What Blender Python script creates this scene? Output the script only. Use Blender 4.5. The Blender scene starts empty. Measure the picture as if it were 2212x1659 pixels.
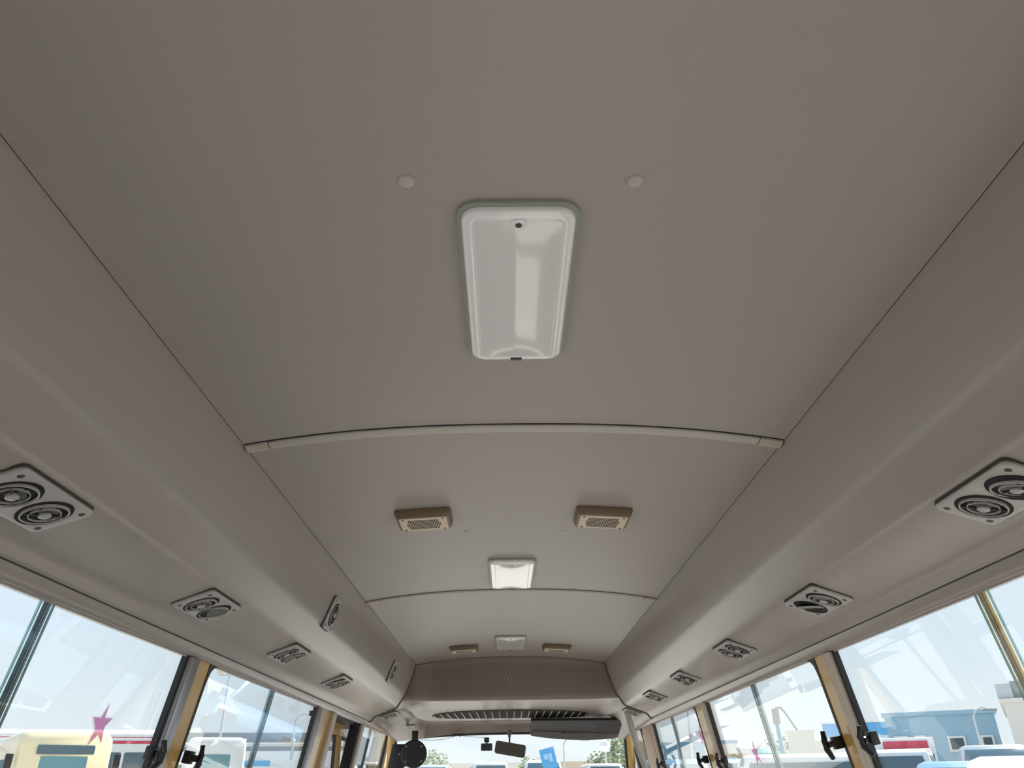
import bpy, bmesh, math, random
from mathutils import Vector, Matrix
random.seed(7)
S = bpy.context.scene
COL = S.collection
PI = math.pi

# ------------------------------------------------------------------ camera
CAM = Vector((-0.0208, 0.0, 1.22))
PITCH, YAW, ROLL, FPX = 0.48251, 0.01084, -0.01332, 1644.6
cp, sp, cy, sy, cr, sr = math.cos(PITCH), math.sin(PITCH), math.cos(YAW), math.sin(YAW), math.cos(ROLL), math.sin(ROLL)
Fw = Vector((sy*cp, cy*cp, sp)); Rt = Vector((cy, -sy, 0)); Up = Rt.cross(Fw)
R2 = cr*Rt + sr*Up; U2 = -sr*Rt + cr*Up
cd = bpy.data.cameras.new('camera'); cam = bpy.data.objects.new('camera', cd); COL.objects.link(cam)
cam.matrix_world = Matrix(((R2.x, U2.x, -Fw.x, CAM.x), (R2.y, U2.y, -Fw.y, CAM.y), (R2.z, U2.z, -Fw.z, CAM.z), (0, 0, 0, 1)))
cd.sensor_fit = 'HORIZONTAL'; cd.sensor_width = 36; cd.lens = FPX/2212*36
cd.clip_start = 0.02; cd.clip_end = 1000
S.camera = cam

# ------------------------------------------------------------------ sky, sun, exposure
w = bpy.data.worlds.new('sky'); S.world = w; w.use_nodes = True
nt = w.node_tree; bg = nt.nodes['Background']
tc = nt.nodes.new('ShaderNodeTexCoord'); sx = nt.nodes.new('ShaderNodeSeparateXYZ')
ramp = nt.nodes.new('ShaderNodeValToRGB')
nt.links.new(tc.outputs['Generated'], sx.inputs[0]); nt.links.new(sx.outputs['Z'], ramp.inputs[0])
nt.links.new(ramp.outputs[0], bg.inputs[0])
e = ramp.color_ramp.elements
e[0].position = 0.0; e[0].color = (0.87, 0.905, 0.93, 1)
e[1].position = 1.0; e[1].color = (0.36, 0.52, 0.80, 1)
x_ = e.new(0.12); x_.color = (0.755, 0.835, 0.915, 1)
x_ = e.new(0.45); x_.color = (0.62, 0.75, 0.91, 1)
bg.inputs[1].default_value = 1.13
sl = bpy.data.lights.new('sun', 'SUN'); sun = bpy.data.objects.new('sun', sl); COL.objects.link(sun)
sl.energy = 12.0; sl.angle = math.radians(1.2); sl.color = (1, 0.95, 0.87)
sd = Vector((0.47, 0.42, 0.78)).normalized()          # towards the sun: ahead on the right
sun.rotation_euler = sd.to_track_quat('Z', 'Y').to_euler()
sun.location = (10, 8, 20)
S.view_settings.view_transform = 'Standard'; S.view_settings.look = 'None'
S.view_settings.gamma = 1; S.view_settings.exposure = 0.0
S.view_settings.use_curve_mapping = False
S.cycles.max_bounces = 10; S.cycles.diffuse_bounces = 6; S.cycles.transparent_max_bounces = 16
S.cycles.use_denoising = True
S.cycles.sample_clamp_indirect = 6

# ------------------------------------------------------------------ materials
def srgb(r, g, b):
    f = lambda c: (c/255/12.92) if c/255 <= 0.04045 else ((c/255+0.055)/1.055)**2.4
    return (f(r), f(g), f(b), 1)
MATS = {}
def pm(name, col, rough=0.5, metal=0.0, var=0.04, nscale=30, bump=0.0, bscale=400, coat=0.0, spec=0.5):
    m = bpy.data.materials.new(name); m.use_nodes = True; n = m.node_tree; b = n.nodes['Principled BSDF']
    b.inputs['Roughness'].default_value = rough; b.inputs['Metallic'].default_value = metal
    b.inputs['Specular IOR Level'].default_value = spec
    if coat: b.inputs['Coat Weight'].default_value = coat; b.inputs['Coat Roughness'].default_value = 0.05
    t = n.nodes.new('ShaderNodeTexCoord')
    no = n.nodes.new('ShaderNodeTexNoise'); no.inputs['Scale'].default_value = nscale; no.inputs['Detail'].default_value = 3
    n.links.new(t.outputs['Object'], no.inputs['Vector'])
    mx = n.nodes.new('ShaderNodeMix'); mx.data_type = 'RGBA'
    mx.inputs[6].default_value = tuple(c*(1-var) for c in col[:3])+(1,)
    mx.inputs[7].default_value = tuple(min(1, c*(1+var)) for c in col[:3])+(1,)
    n.links.new(no.outputs['Fac'], mx.inputs[0]); n.links.new(mx.outputs[2], b.inputs['Base Color'])
    if bump:
        n2 = n.nodes.new('ShaderNodeTexNoise'); n2.inputs['Scale'].default_value = bscale
        n.links.new(t.outputs['Object'], n2.inputs['Vector'])
        bu = n.nodes.new('ShaderNodeBump'); bu.inputs['Strength'].default_value = bump; bu.inputs['Distance'].default_value = 0.001
        n.links.new(n2.outputs['Fac'], bu.inputs['Height']); n.links.new(bu.outputs[0], b.inputs['Normal'])
    MATS[name] = m; return m
def glass(name, tint, refl=1.5, rough=0.0, extra=0.0):
    m = bpy.data.materials.new(name); m.use_nodes = True; n = m.node_tree
    for q in list(n.nodes):
        if q.type != 'OUTPUT_MATERIAL': n.nodes.remove(q)
    out = n.nodes['Material Output']
    tr = n.nodes.new('ShaderNodeBsdfTransparent'); tr.inputs[0].default_value = tint+(1,)
    gl = n.nodes.new('ShaderNodeBsdfGlossy'); gl.inputs['Roughness'].default_value = rough
    lw = n.nodes.new('ShaderNodeLayerWeight'); lw.inputs['Blend'].default_value = 0.5
    p5 = n.nodes.new('ShaderNodeMath'); p5.operation = 'POWER'; p5.inputs[1].default_value = 5.0
    n.links.new(lw.outputs['Facing'], p5.inputs[0])
    fr = n.nodes.new('ShaderNodeMath'); fr.operation = 'MULTIPLY_ADD'; fr.inputs[1].default_value = 0.96; fr.inputs[2].default_value = 0.022
    n.links.new(p5.outputs[0], fr.inputs[0])
    t = n.nodes.new('ShaderNodeTexCoord'); no = n.nodes.new('ShaderNodeTexNoise'); no.inputs['Scale'].default_value = 3
    bu = n.nodes.new('ShaderNodeBump'); bu.inputs['Strength'].default_value = 0.02; bu.inputs['Distance'].default_value = 0.01
    n.links.new(t.outputs['Object'], no.inputs['Vector']); n.links.new(no.outputs['Fac'], bu.inputs['Height'])
    n.links.new(bu.outputs[0], gl.inputs['Normal'])
    mx = n.nodes.new('ShaderNodeMixShader')
    n.links.new(fr.outputs[0], mx.inputs[0]); n.links.new(tr.outputs[0], mx.inputs[1]); n.links.new(gl.outputs[0], mx.inputs[2])
    n.links.new(mx.outputs[0], out.inputs[0]); MATS[name] = m; return m

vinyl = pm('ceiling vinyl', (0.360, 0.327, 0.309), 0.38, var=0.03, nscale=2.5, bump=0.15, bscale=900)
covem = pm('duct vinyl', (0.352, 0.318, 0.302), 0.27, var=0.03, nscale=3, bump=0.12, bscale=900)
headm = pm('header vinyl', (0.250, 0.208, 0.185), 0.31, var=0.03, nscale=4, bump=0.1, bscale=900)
trimm = pm('grey trim plastic', (0.47, 0.44, 0.41), 0.45)
capm = pm('beige end cap', (0.50, 0.43, 0.36), 0.4)
ventm = pm('vent plastic', (0.42, 0.41, 0.40), 0.35)
ventring = pm('vent ring plastic', (0.40, 0.39, 0.38), 0.3)
blackm = pm('black plastic', (0.012, 0.012, 0.013), 0.4)
shadejointm = pm('brown shade and joint', (0.06, 0.05, 0.045), 0.7)  # shade colour for vent plate edges, also the dark ceiling joint
bladem = pm('louvre blade', (0.045, 0.042, 0.04), 0.5)
darkm = pm('dark cavity', (0.01, 0.009, 0.009), 0.8)
screwm = pm('dark screw', (0.07, 0.07, 0.07), 0.45, metal=0.6)
lampm = pm('white lamp lens', (0.86, 0.85, 0.88), 0.16, var=0.01, coat=0.6)
lampbase = pm('grey green lamp base', (0.30, 0.32, 0.28), 0.4)
lensin = pm('lamp diffuser', (0.76, 0.745, 0.76), 0.14, var=0.01, coat=0.6)
chrome = pm('chrome', (0.6, 0.6, 0.6), 0.18, metal=1.0)
spkm = pm('speaker housing', (0.15, 0.10, 0.057), 0.4, coat=0.1)
spkg = pm('speaker grille', (0.66, 0.55, 0.42), 0.45)
yellow = pm('yellow body paint', (0.58, 0.36, 0.10), 0.35, var=0.10, nscale=12, coat=0.3)
cream = pm('cream trim', (0.66, 0.58, 0.50), 0.45)
silver = pm('anodised aluminium', (0.42, 0.42, 0.45), 0.32, metal=0.85)
rubber = pm('black rubber', (0.014, 0.015, 0.016), 0.5)
stile = pm('window stile metal', (0.10, 0.16, 0.18), 0.3, metal=0.5)
beige = pm('beige pillar cover', (0.62, 0.46, 0.36), 0.5)
pane = glass('window glass', (0.955, 0.985, 0.985))
wsglass = glass('windshield glass', (0.96, 0.985, 0.98))
teal = pm('glass edge', (0.30, 0.50, 0.50), 0.15, coat=0.5)
def film(name, tint, col, k):
    m = bpy.data.materials.new(name); m.use_nodes = True; n = m.node_tree
    for q in list(n.nodes):
        if q.type != 'OUTPUT_MATERIAL': n.nodes.remove(q)
    tr = n.nodes.new('ShaderNodeBsdfTransparent'); tr.inputs[0].default_value = tint+(1,)
    df = n.nodes.new('ShaderNodeBsdfDiffuse'); mx = n.nodes.new('ShaderNodeMixShader'); mx.inputs[0].default_value = k
    no = n.nodes.new('ShaderNodeTexNoise'); no.inputs['Scale'].default_value = 15; rp = n.nodes.new('ShaderNodeValToRGB')
    rp.color_ramp.elements[0].color = tuple(c*0.85 for c in col)+(1,); rp.color_ramp.elements[1].color = col+(1,)
    n.links.new(no.outputs['Fac'], rp.inputs[0]); n.links.new(rp.outputs[0], df.inputs[0])
    n.links.new(tr.outputs[0], mx.inputs[1]); n.links.new(df.outputs[0], mx.inputs[2])
    n.links.new(mx.outputs[0], n.nodes['Material Output'].inputs[0]); return m
pink = film('pink star film', (0.97, 0.74, 0.89), (0.75, 0.25, 0.50), 0.25)
whitef = film('white film', (0.97, 0.93, 0.97), (0.9, 0.88, 0.9), 0.12)
lowwall = pm('lower wall vinyl', (0.55, 0.52, 0.49), 0.6)
floorm = pm('bus floor', (0.56, 0.52, 0.485), 0.6, var=0.12, nscale=8)
greyp = pm('grey plastic', (0.11, 0.105, 0.10), 0.45)
visorm = pm('dark visor', (0.035, 0.032, 0.036), 0.75)
visorl = pm('visor edge', (0.22, 0.21, 0.21), 0.45)
seatm = pm('pale seat cover', (0.60, 0.57, 0.52), 0.8)

# ------------------------------------------------------------------ mesh helpers
class MB:
    def __init__(s): s.v = []; s.f = []
    def add(s, vs, fs, M=None):
        b = len(s.v)
        s.v += [tuple(M @ Vector(p)) if M is not None else tuple(p) for p in vs]
        s.f += [tuple(i+b for i in f) for f in fs]; return s
    def box(s, c, d, M=None):
        x, y, z = c; a, b, h = d[0]/2, d[1]/2, d[2]/2
        vs = [(x+i*a, y+j*b, z+k*h) for k in (-1, 1) for j in (-1, 1) for i in (-1, 1)]
        return s.add(vs, [(0, 2, 3, 1), (4, 5, 7, 6), (0, 1, 5, 4), (2, 6, 7, 3), (0, 4, 6, 2), (1, 3, 7, 5)], M)
    def loops(s, L, M=None, caps=(True, True), closed=True):
        n = len(L[0]); vs = [p for l in L for p in l]; fs = []
        for i in range(len(L)-1):
            for j in range(n if closed else n-1):
                k = (j+1) % n
                fs.append((i*n+j, i*n+k, (i+1)*n+k, (i+1)*n+j))
        if caps[0]: fs.append(tuple(reversed(range(n))))
        if caps[1]: fs.append(tuple((len(L)-1)*n+j for j in range(n)))
        return s.add(vs, fs, M)
    def slab(s, wx, wy, r, layers, M=None, seg=5, caps=(True, True)):
        """rounded rectangle loft: layers = [(inset, z)]"""
        L = []
        for ins, z in layers:
            a, b, rr = wx/2-ins, wy/2-ins, max(r-ins, 0.0006)
            l = []
            for cx, cy_, a0 in ((a-rr, b-rr, 0), (-a+rr, b-rr, PI/2), (-a+rr, -b+rr, PI), (a-rr, -b+rr, 1.5*PI)):
                for k in range(seg+1):
                    t = a0+k*PI/2/seg; l.append((cx+rr*math.cos(t), cy_+rr*math.sin(t), z))
            L.append(l)
        return s.loops(L, M, caps)
    def lathe(s, prof, n=28, M=None, caps=(False, False)):
        L = [[(r*math.cos(2*PI*k/n), r*math.sin(2*PI*k/n), z) for k in range(n)] for r, z in prof]
        return s.loops(L, M, caps)
    def tube(s, path, r, n=10, M=None):
        path = [Vector(p) for p in path]; L = []
        up = Vector((0, 0, 1))
        for i, p in enumerate(path):
            t = (path[min(i+1, len(path)-1)]-path[max(i-1, 0)]).normalized()
            u = t.cross(up)
            if u.length < 0.05: u = t.cross(Vector((0, 1, 0)))
            u.normalize(); v = t.cross(u)
            rr = r[i] if isinstance(r, (list, tuple)) else r
            L.append([tuple(p+rr*(math.cos(2*PI*k/n)*u+math.sin(2*PI*k/n)*v)) for k in range(n)])
        return s.loops(L, M)
    def prism(s, poly, y0, y1, axis='y', M=None):
        """polygon (a,b) extruded: axis y -> (a,y,b); x -> (x,a,b); z -> (a,b,z)"""
        P = {'y': lambda a, b, t: (a, t, b), 'x': lambda a, b, t: (t, a, b), 'z': lambda a, b, t: (a, b, t)}[axis]
        return s.loops([[P(a, b, t) for a, b in poly] for t in (y0, y1)], M)

def obj(name, mb, mat, parent=None, smooth=True, ang=35, bevel=0.0, bseg=2):
    me = bpy.data.meshes.new(name); me.from_pydata(mb.v, [], mb.f); me.materials.append(mat)
    bm = bmesh.new(); bm.from_mesh(me)
    bmesh.ops.remove_doubles(bm, verts=bm.verts, dist=1e-6)
    bmesh.ops.recalc_face_normals(bm, faces=bm.faces)
    if bevel:
        es = [e for e in bm.edges if len(e.link_faces) == 2 and e.calc_face_angle() > 0.5]
        bmesh.ops.bevel(bm, geom=es, offset=bevel, segments=bseg, affect='EDGES', profile=0.5, clamp_overlap=True)
    if smooth:
        for f in bm.faces: f.smooth = True
        for e_ in bm.edges:
            if len(e_.link_faces) != 2 or e_.calc_face_angle(0) > math.radians(ang): e_.smooth = False
    bm.to_mesh(me); bm.free()
    o = bpy.data.objects.new(name, me); COL.objects.link(o)
    if parent: o.parent = parent
    return o
def tag(o, label=None, cat=None, group=None, kind=None):
    if label: o['label'] = label
    if cat: o['category'] = cat
    if group: o['group'] = group
    if kind: o['kind'] = kind
    return o
def struct(o, label=None):
    o['kind'] = 'structure'
    if label: o['label'] = label
    return o
def thing(name, label, cat, loc=(0, 0, 0), M=None, group=None, rz=0):
    o = bpy.data.objects.new(name, None); COL.objects.link(o)
    o.empty_display_size = 0.1
    if M is not None:
        o.matrix_world = M
    else:
        o.location = loc; o.rotation_euler = (0, 0, rz)
    return tag(o, label, cat, group)
def copy_tree(o, parent=None):
    c = o.copy(); COL.objects.link(c); c.parent = parent
    for ch in list(o.children): copy_tree(ch, c)
    return c
def frame(o, x, y, z):
    x, y, z = Vector(x).normalized(), Vector(y).normalized(), Vector(z).normalized()
    return Matrix(((x.x, y.x, z.x, o[0]), (x.y, y.y, z.y, o[1]), (x.z, y.z, z.z, o[2]), (0, 0, 0, 1)))
def T(x, y, z): return Matrix.Translation((x, y, z))
def RX(a): return Matrix.Rotation(a, 4, 'X')
def RY(a): return Matrix.Rotation(a, 4, 'Y')
def RZ(a): return Matrix.Rotation(a, 4, 'Z')

# ------------------------------------------------------------------ the bus cabin: numbers in metres
ZS = 1.87            # seam between ceiling and side ducts
A = 0.583            # half width of the ceiling
CROWN = 0.0437
YB = (1.514, 3.110)  # roof bows
YF = 4.95            # end of ceiling, start of front header
YR = -1.6
WX, WZ, TAU = 0.865, 1.5286, 0.1888   # window-top line and lean of the side walls
def ceil_z(x): return ZS+CROWN*(1-min(1, abs(x)/A)**2.4)

# ceiling panels
def ceiling_panel(y0, y1):
    xs = [A*math.sin(PI/2*(k/14-1)) for k in range(29)]
    mb = MB()
    poly = [(x, ceil_z(x)) for x in xs]+[(A, ZS+0.09), (-A, ZS+0.09)]
    ny = max(2, int((y1-y0)/0.4))
    L = [[(a, y0+(y1-y0)*k/ny, b) for a, b in poly] for k in range(ny+1)]
    mb.loops(L); return mb
ceil = struct(obj('ceiling', ceiling_panel(YR, YB[0]-0.003), vinyl))
obj('ceiling_panel', ceiling_panel(YB[0]+0.003, YB[1]-0.003), vinyl, ceil)
obj('ceiling_panel', ceiling_panel(YB[1]+0.003, YF-0.002), vinyl, ceil)

# side ducts (coves): closed profile swept along the cabin
PROF = [(0.583, 0.0), (0.5865, -0.018), (0.5915, -0.040), (0.598, -0.065), (0.611, -0.101), (0.624, -0.136), (0.633, -0.1600),
        (0.637, -0.1695), (0.643, -0.1785), (0.655, -0.1960), (0.668, -0.2150), (0.680, -0.2325), (0.686, -0.2395), (0.694, -0.2445), (0.715, -0.2540), (0.75, -0.267), (0.80, -0.284),
        (0.812, -0.290), (0.822, -0.299), (0.831, -0.311), (0.836, -0.3155), (0.8385, -0.3155), (0.840, -0.3125)]
def prof_z(x):
    x = abs(x)
    if x <= PROF[0][0]: return ceil_z(x)
    for (a, b), (c, d) in zip(PROF, PROF[1:]):
        if a <= x <= c and c > a: return ZS+b+(d-b)*(x-a)/(c-a)
    return ZS-0.3155
for s, nm in ((-1, 'left'), (1, 'right')):
    poly = [(s*x, ZS+z) for x, z in PROF]+[(s*0.872, ZS-0.3125), (s*0.874, ZS-0.25), (s*0.95, ZS-0.05), (s*0.95, ZS+0.09), (s*0.585, ZS+0.09)]
    mb = MB(); L = [[(a, YR+(YF-YR)*k/16, b) for a, b in poly] for k in range(17)]; mb.loops(L)
    o = struct(obj('trim_%d' % (1 if s < 0 else 2), mb, covem, ang=50), 'long moulded air duct cover along the %s side of the ceiling' % nm)
    # dark groove and window head rail below the duct
    mb = MB(); mb.prism([(s*0.843, ZS-0.3120), (s*0.872, ZS-0.3120), (s*0.872, ZS-0.3165), (s*0.843, ZS-0.3165)], YR, 6.0)
    obj('groove', mb, greyp, o)
    mb = MB(); mb.prism([(s*0.845, ZS-0.3158), (s*0.873, ZS-0.3158), (s*0.873, ZS-0.3400), (s*0.8635, ZS-0.3414), (s*0.8575, ZS-0.3408), (s*0.8500, ZS-0.3300)], YR, 6.0)
    obj('head_rail', mb, covem, o, ang=60)

for s in (-1, 1):
    obj('joint', MB().box((s*0.5835, (YR+YF)/2, ZS+0.0002), (0.0022, YF-YR, 0.002)), shadejointm, ceil, smooth=False)
# roof bows
def bow(y, wd, hgt, label):
    t = thing('roof_bow', label, 'trim strip', (0, y, ZS), group='roof bow strips')
    def arch(x0, x1, grow=0.0):
        n = 26; L = []
        for k in range(n+1):
            x = x0+(x1-x0)*k/n; zc = ceil_z(x)-ZS
            dx = 0.001; tz = (ceil_z(x+dx)-ceil_z(x-dx))/(2*dx) if abs(x) < A-0.002 else (ceil_z(A-0.002)-ceil_z(A-0.004))/0.002*(1 if x > 0 else -1)
            nx, nz = tz, -1.0; ln = math.hypot(nx, nz); nx /= ln; nz /= ln
            l = []
            for q in range(9):
                a = PI*q/8; yy = -(wd/2+grow)*math.cos(a); hh = (hgt+grow)*math.sin(a)**0.7
                l.append((x+nx*hh, yy, zc+nz*hh))
            l.append((x-nx*0.004, wd/2, zc-nz*0.004)); l.append((x-nx*0.004, -wd/2, zc-nz*0.004))
            L.append(l)
        return MB().loops(L)
    obj('strip', arch(-0.532, 0.532), trimm, t)
    for s in (-1, 1):
        obj('end_cap', arch(s*0.534, s*0.581, 0.0012), capm, t)
    mb = MB()
    xs = [-0.58+1.16*k/30 for k in range(31)]
    L = [[(x, -wd/2-0.0050, ceil_z(x)-ZS-0.0008), (x, -wd/2+0.0008, ceil_z(x)-ZS-0.0008), (x, -wd/2+0.0008, ceil_z(x)-ZS+0.002), (x, -wd/2-0.0050, ceil_z(x)-ZS+0.002)] for x in xs]
    mb.loops(L); obj('gap', mb, darkm, t)
    return t
bow(YB[0]+0.017, 0.034, 0.0075, 'pale half-round strip across the ceiling, the nearer and larger of the two')
bow(YB[1]+0.017, 0.034, 0.0075, 'thin pale strip across the ceiling just beyond the second lamp')

# ------------------------------------------------------------------ header above the windshield
YE0 = 6.0
def front_edge(x):   # top edge of the windshield
    t = abs(x)/0.8
    return YE0-0.10*t*t, 1.532-0.038*t**2.2
def sstep(a, b, x):
    t = max(0, min(1, (x-a)/(b-a))); return t*t*(3-2*t)
xs = []
n1 = 22
for k in range(n1): xs.append(0.56*k/n1)
xs += [0.56, 0.568, 0.575, 0.580, 0.583, 0.5865, 0.5915, 0.598, 0.605, 0.611, 0.618, 0.624, 0.633, 0.637, 0.643, 0.655, 0.668, 0.680, 0.686, 0.694, 0.715, 0.75, 0.80, 0.812, 0.822, 0.831, 0.838, 0.846]
XS = [-x for x in reversed(xs[1:])]+xs
def header_path(x):
    ax = abs(x); z0 = prof_z(x) if ax > A else ceil_z(x)
    z0 = z0
    drop = max(0.0, z0-1.672)
    yw = 5.0 - 0.045*sstep(0.47, 0.60, ax)                  # wall plane, curving back to the sides
    P = [(YF, z0)]
    r = min(0.02, drop*0.2)
    for k in range(1, 5):                                   # soft corner from the ceiling
        a = PI/2*k/4; P.append((YF+0.004+(yw-YF-0.004)*math.sin(a)*1.0, z0-r*(1-math.cos(a))))
    zb = min(z0-r, 1.672) if drop > 0 else z0
    rc = min(0.024, max(0.0, z0-r-zb)*0.6)                   # convex lower edge radius
    for k in range(1, 7):
        P.append((yw, (z0-r)+(zb+rc-(z0-r))*k/6))
    for k in range(1, 9):
        a = PI/2*k/8; P.append((yw+rc*1.3*(1-math.cos(a)), zb+rc-rc*math.sin(a)))
    y1 = P[-1][0]; z1 = P[-1][1]
    c = 1-sstep(0.55, 0.68, ax)
    ym = max(5.10, y1+0.03); zm = min(1.628, z1-0.002)
    ym += (5.33-ym)*c; zm += (1.651-zm)*c
    for k in range(1, 5): P.append((y1+(ym-y1)*k/4, z1+(zm-z1)*(k/4)**0.85))
    y1, z1 = ym, zm
    ye, ze = front_edge(x)
    c = 1-sstep(0.55, 0.68, ax)                             # how much of the centre section shape applies
    yl = 5.30+(0.29+0.05*min(1, ax/0.55)**2)*c
    zl = z1 - 0.050*c - 0.012*(1-c)
    for k in range(1, 7):
        t = k/6; P.append((y1+(yl-y1)*t, z1+(zl-z1)*t))
    P.append((yl+0.004, zl+0.004*c)); P.append((yl+0.008, zl+0.013*c-0.0))
    y2, z2 = P[-1]
    cc = 1-sstep(0.62, 0.74, ax)
    for k in range(1, 13):
        t = k/12
        ys = y2+(ye-y2)*t
        zA = z1+(ze-z1)*max(0.0, (ys-y1)/(ye-y1))**1.6                    # corners: one smooth slope
        yk = ye-0.075
        if k < 6: yy = y2+(yk-y2)*k/5; u = 0.0
        else: u = (k-5)/7; yy = yk+(ye-yk)*u**0.6
        zi = z2+(1.618-z2)*sstep(0, 0.25, (k/5) if k < 6 else 1)
        zB = zi+(ze-zi)*(1-(1-u)**1.2 if k >= 6 else 0.0)
        P.append((ys+(yy-ys)*cc, zA+(zB-zA)*cc))
    return P
def narrow(x, y):
    return x*(1-0.055*max(0, (y-YF)/1.05)**2) if abs(x) < 0.9 else x
HP = [header_path(x) for x in XS]
mb = MB(); L = [[(narrow(x, y), y, z) for y, z in P] for x, P in zip(XS, HP)]
nP = len(L[0])
mb.loops(L, caps=(False, False), closed=False)
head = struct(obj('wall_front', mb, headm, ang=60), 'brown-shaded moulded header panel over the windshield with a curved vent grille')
sm = head.modifiers.new('solid', 'SOLIDIFY'); sm.thickness = 0.012; sm.offset = 0
# black joint along the seam between duct and header
seam_pts = [(x, YF+0.001, (prof_z(x) if abs(x) > A else ceil_z(x))-0.0005) for x in XS if abs(x) >= A-0.001]
for s in (-1, 1):
    pts = [p for p in seam_pts if p[0]*s > 0]
    if s < 0: pts = pts[::-1]
    obj('joint', MB().tube(pts, [0.0035]*len(pts), 6), darkm, head)
pts = [(x, YF+0.001, ceil_z(x)) for x in XS if abs(x) <= A]
obj('joint', MB().tube(pts, 0.0028, 6), greyp, head)
# centre clip
M = frame((-0.002, 4.998, 1.789), (1, 0, 0), (0, 0, 1), (0, -1, 0))
o = obj('trim_clip', MB().lathe([(0.013, 0), (0.0125, 0.004), (0.009, 0.006), (0.006, 0.004)], 18, M), capm, head)
obj('clip_hole', MB().lathe([(0.0, 0.0043), (0.006, 0.0043)], 14, M), darkm, o)

# grille: slots in an arc under the header
def grille_y(x):
    t = abs(x)/0.55
    return 5.445+0.055*t*t
def under_z(x, y):
    P = header_path(x)
    for (a, b), (c, d) in zip(P, P[1:]):
        if a <= y <= c and c > a and y > 5.02: return b+(d-b)*(y-a)/(c-a)
    return P[16][1]
gx0 = 0.52
mb = MB(); L = []
for k in range(61):
    x = -gx0+2*gx0*k/60; t = abs(x)/gx0; hw = 0.088*math.sqrt(max(0.0, 1-t**4))+0.004; yc = grille_y(x)
    q = [-1, -0.6, -0.2, 0.2, 0.6, 1]
    L.append([(x, yc+hw*a, under_z(x, yc+hw*a)-0.0085) for a in q]+[(x, yc+hw*a, under_z(x, yc+hw*a)+0.004) for a in reversed(q)])
grl = obj('grille_slot', mb.loops(L), darkm, head, smooth=False)
grl['label'] = 'dark curved slot of the header grille'
N = 22
for k in range(N):
    x = -gx0+2*gx0*(k+0.5)/N; t = abs(x)/gx0; hw = 0.088*math.sqrt(max(0.0, 1-t**4)); yc = grille_y(x)
    sl_ = (under_z(x, yc+hw*0.9)-under_z(x, yc-hw*0.9))/(1.8*hw)
    z = (under_z(x, yc+hw*0.9)+under_z(x, yc-hw*0.9))/2-0.0125
    Mv = T(x, yc, z) @ RZ(x*0.5) @ RX(math.atan(sl_))
    obj('vane', MB().box((0, 0, 0), (0.0045, 1.95*hw, 0.008), Mv), trimm, grl, smooth=False)

# ------------------------------------------------------------------ side walls
def wp(s, y, d, out=0.0):
    """point on a side wall: d = distance down the leaning wall from the window-top line, out = towards outside"""
    nx, nz = s*math.cos(TAU), s*s*math.sin(TAU)
    return (s*(WX+d*math.sin(TAU))+s*math.cos(TAU)*out, y, WZ-d*math.cos(TAU)+math.sin(TAU)*out)
SILL = 0.66
def wallpoly(s, poly, o0, o1, mb=None):
    mb = mb or MB()
    return mb.loops([[wp(s, y, d, o) for y, d in poly] for o in (o0, o1)])
def wbox(s, y0, y1, d0, d1, o0, o1, mb=None): return wallpoly(s, [(y0, d0), (y1, d0), (y1, d1), (y0, d1)], o0, o1, mb)
def flare(y0, y1, r0, r1, top=-0.01, bot=SILL):
    P = []
    for k in range(7):
        a = PI/2*k/6; P.append((y0-r0+r0*math.sin(a), r0-r0*math.cos(a))) if r0 else None
    if not r0: P.append((y0, top))
    P.append((y0, bot)); P.append((y1, bot))
    for k in range(7):
        a = PI/2*(1-k/6); P.append((y1+r1-r1*math.sin(a), r1-r1*math.cos(a))) if r1 else None
    if not r1: P.append((y1, top))
    if r1: P.append((y1+r1, top))
    if r0: P.append((y0-r0, top))
    return P

def star(s, pts, label):
    """film star on a pane, points (y, d) on the wall"""
    cy_ = sum(p[0] for p in pts)/len(pts); cd_ = sum(p[1] for p in pts)/len(pts)
    t = thing('star_sticker', label, 'sticker', wp(s, cy_, cd_, 0.0))
    Mi = Matrix.Translation(-Vector(wp(s, cy_, cd_, 0.0)))
    def sheet(P, o0, o1):
        mb = MB(); n = len(P)
        vs = [tuple(Mi @ Vector(wp(s, y, d, o))) for o in (o0, o1) for y, d in P]
        c0 = tuple(Mi @ Vector(wp(s, cy_, cd_, o0))); c1 = tuple(Mi @ Vector(wp(s, cy_, cd_, o1)))
        fs = []
        for j in range(n):
            k = (j+1) % n
            fs += [(j, k, n+k, n+j), (2*n, j, k), (2*n+1, n+k, n+j)]
        return mb.add(vs+[c0, c1], fs)
    obj('backing', sheet([(cy_+(y-cy_)*1.22, cd_+(d-cd_)*1.16) for y, d in pts], 0.0015, 0.0025), whitef, t, smooth=False)
    obj('star', sheet(pts, 0.0002, 0.0012), pink, t, smooth=False)
    return t

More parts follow.
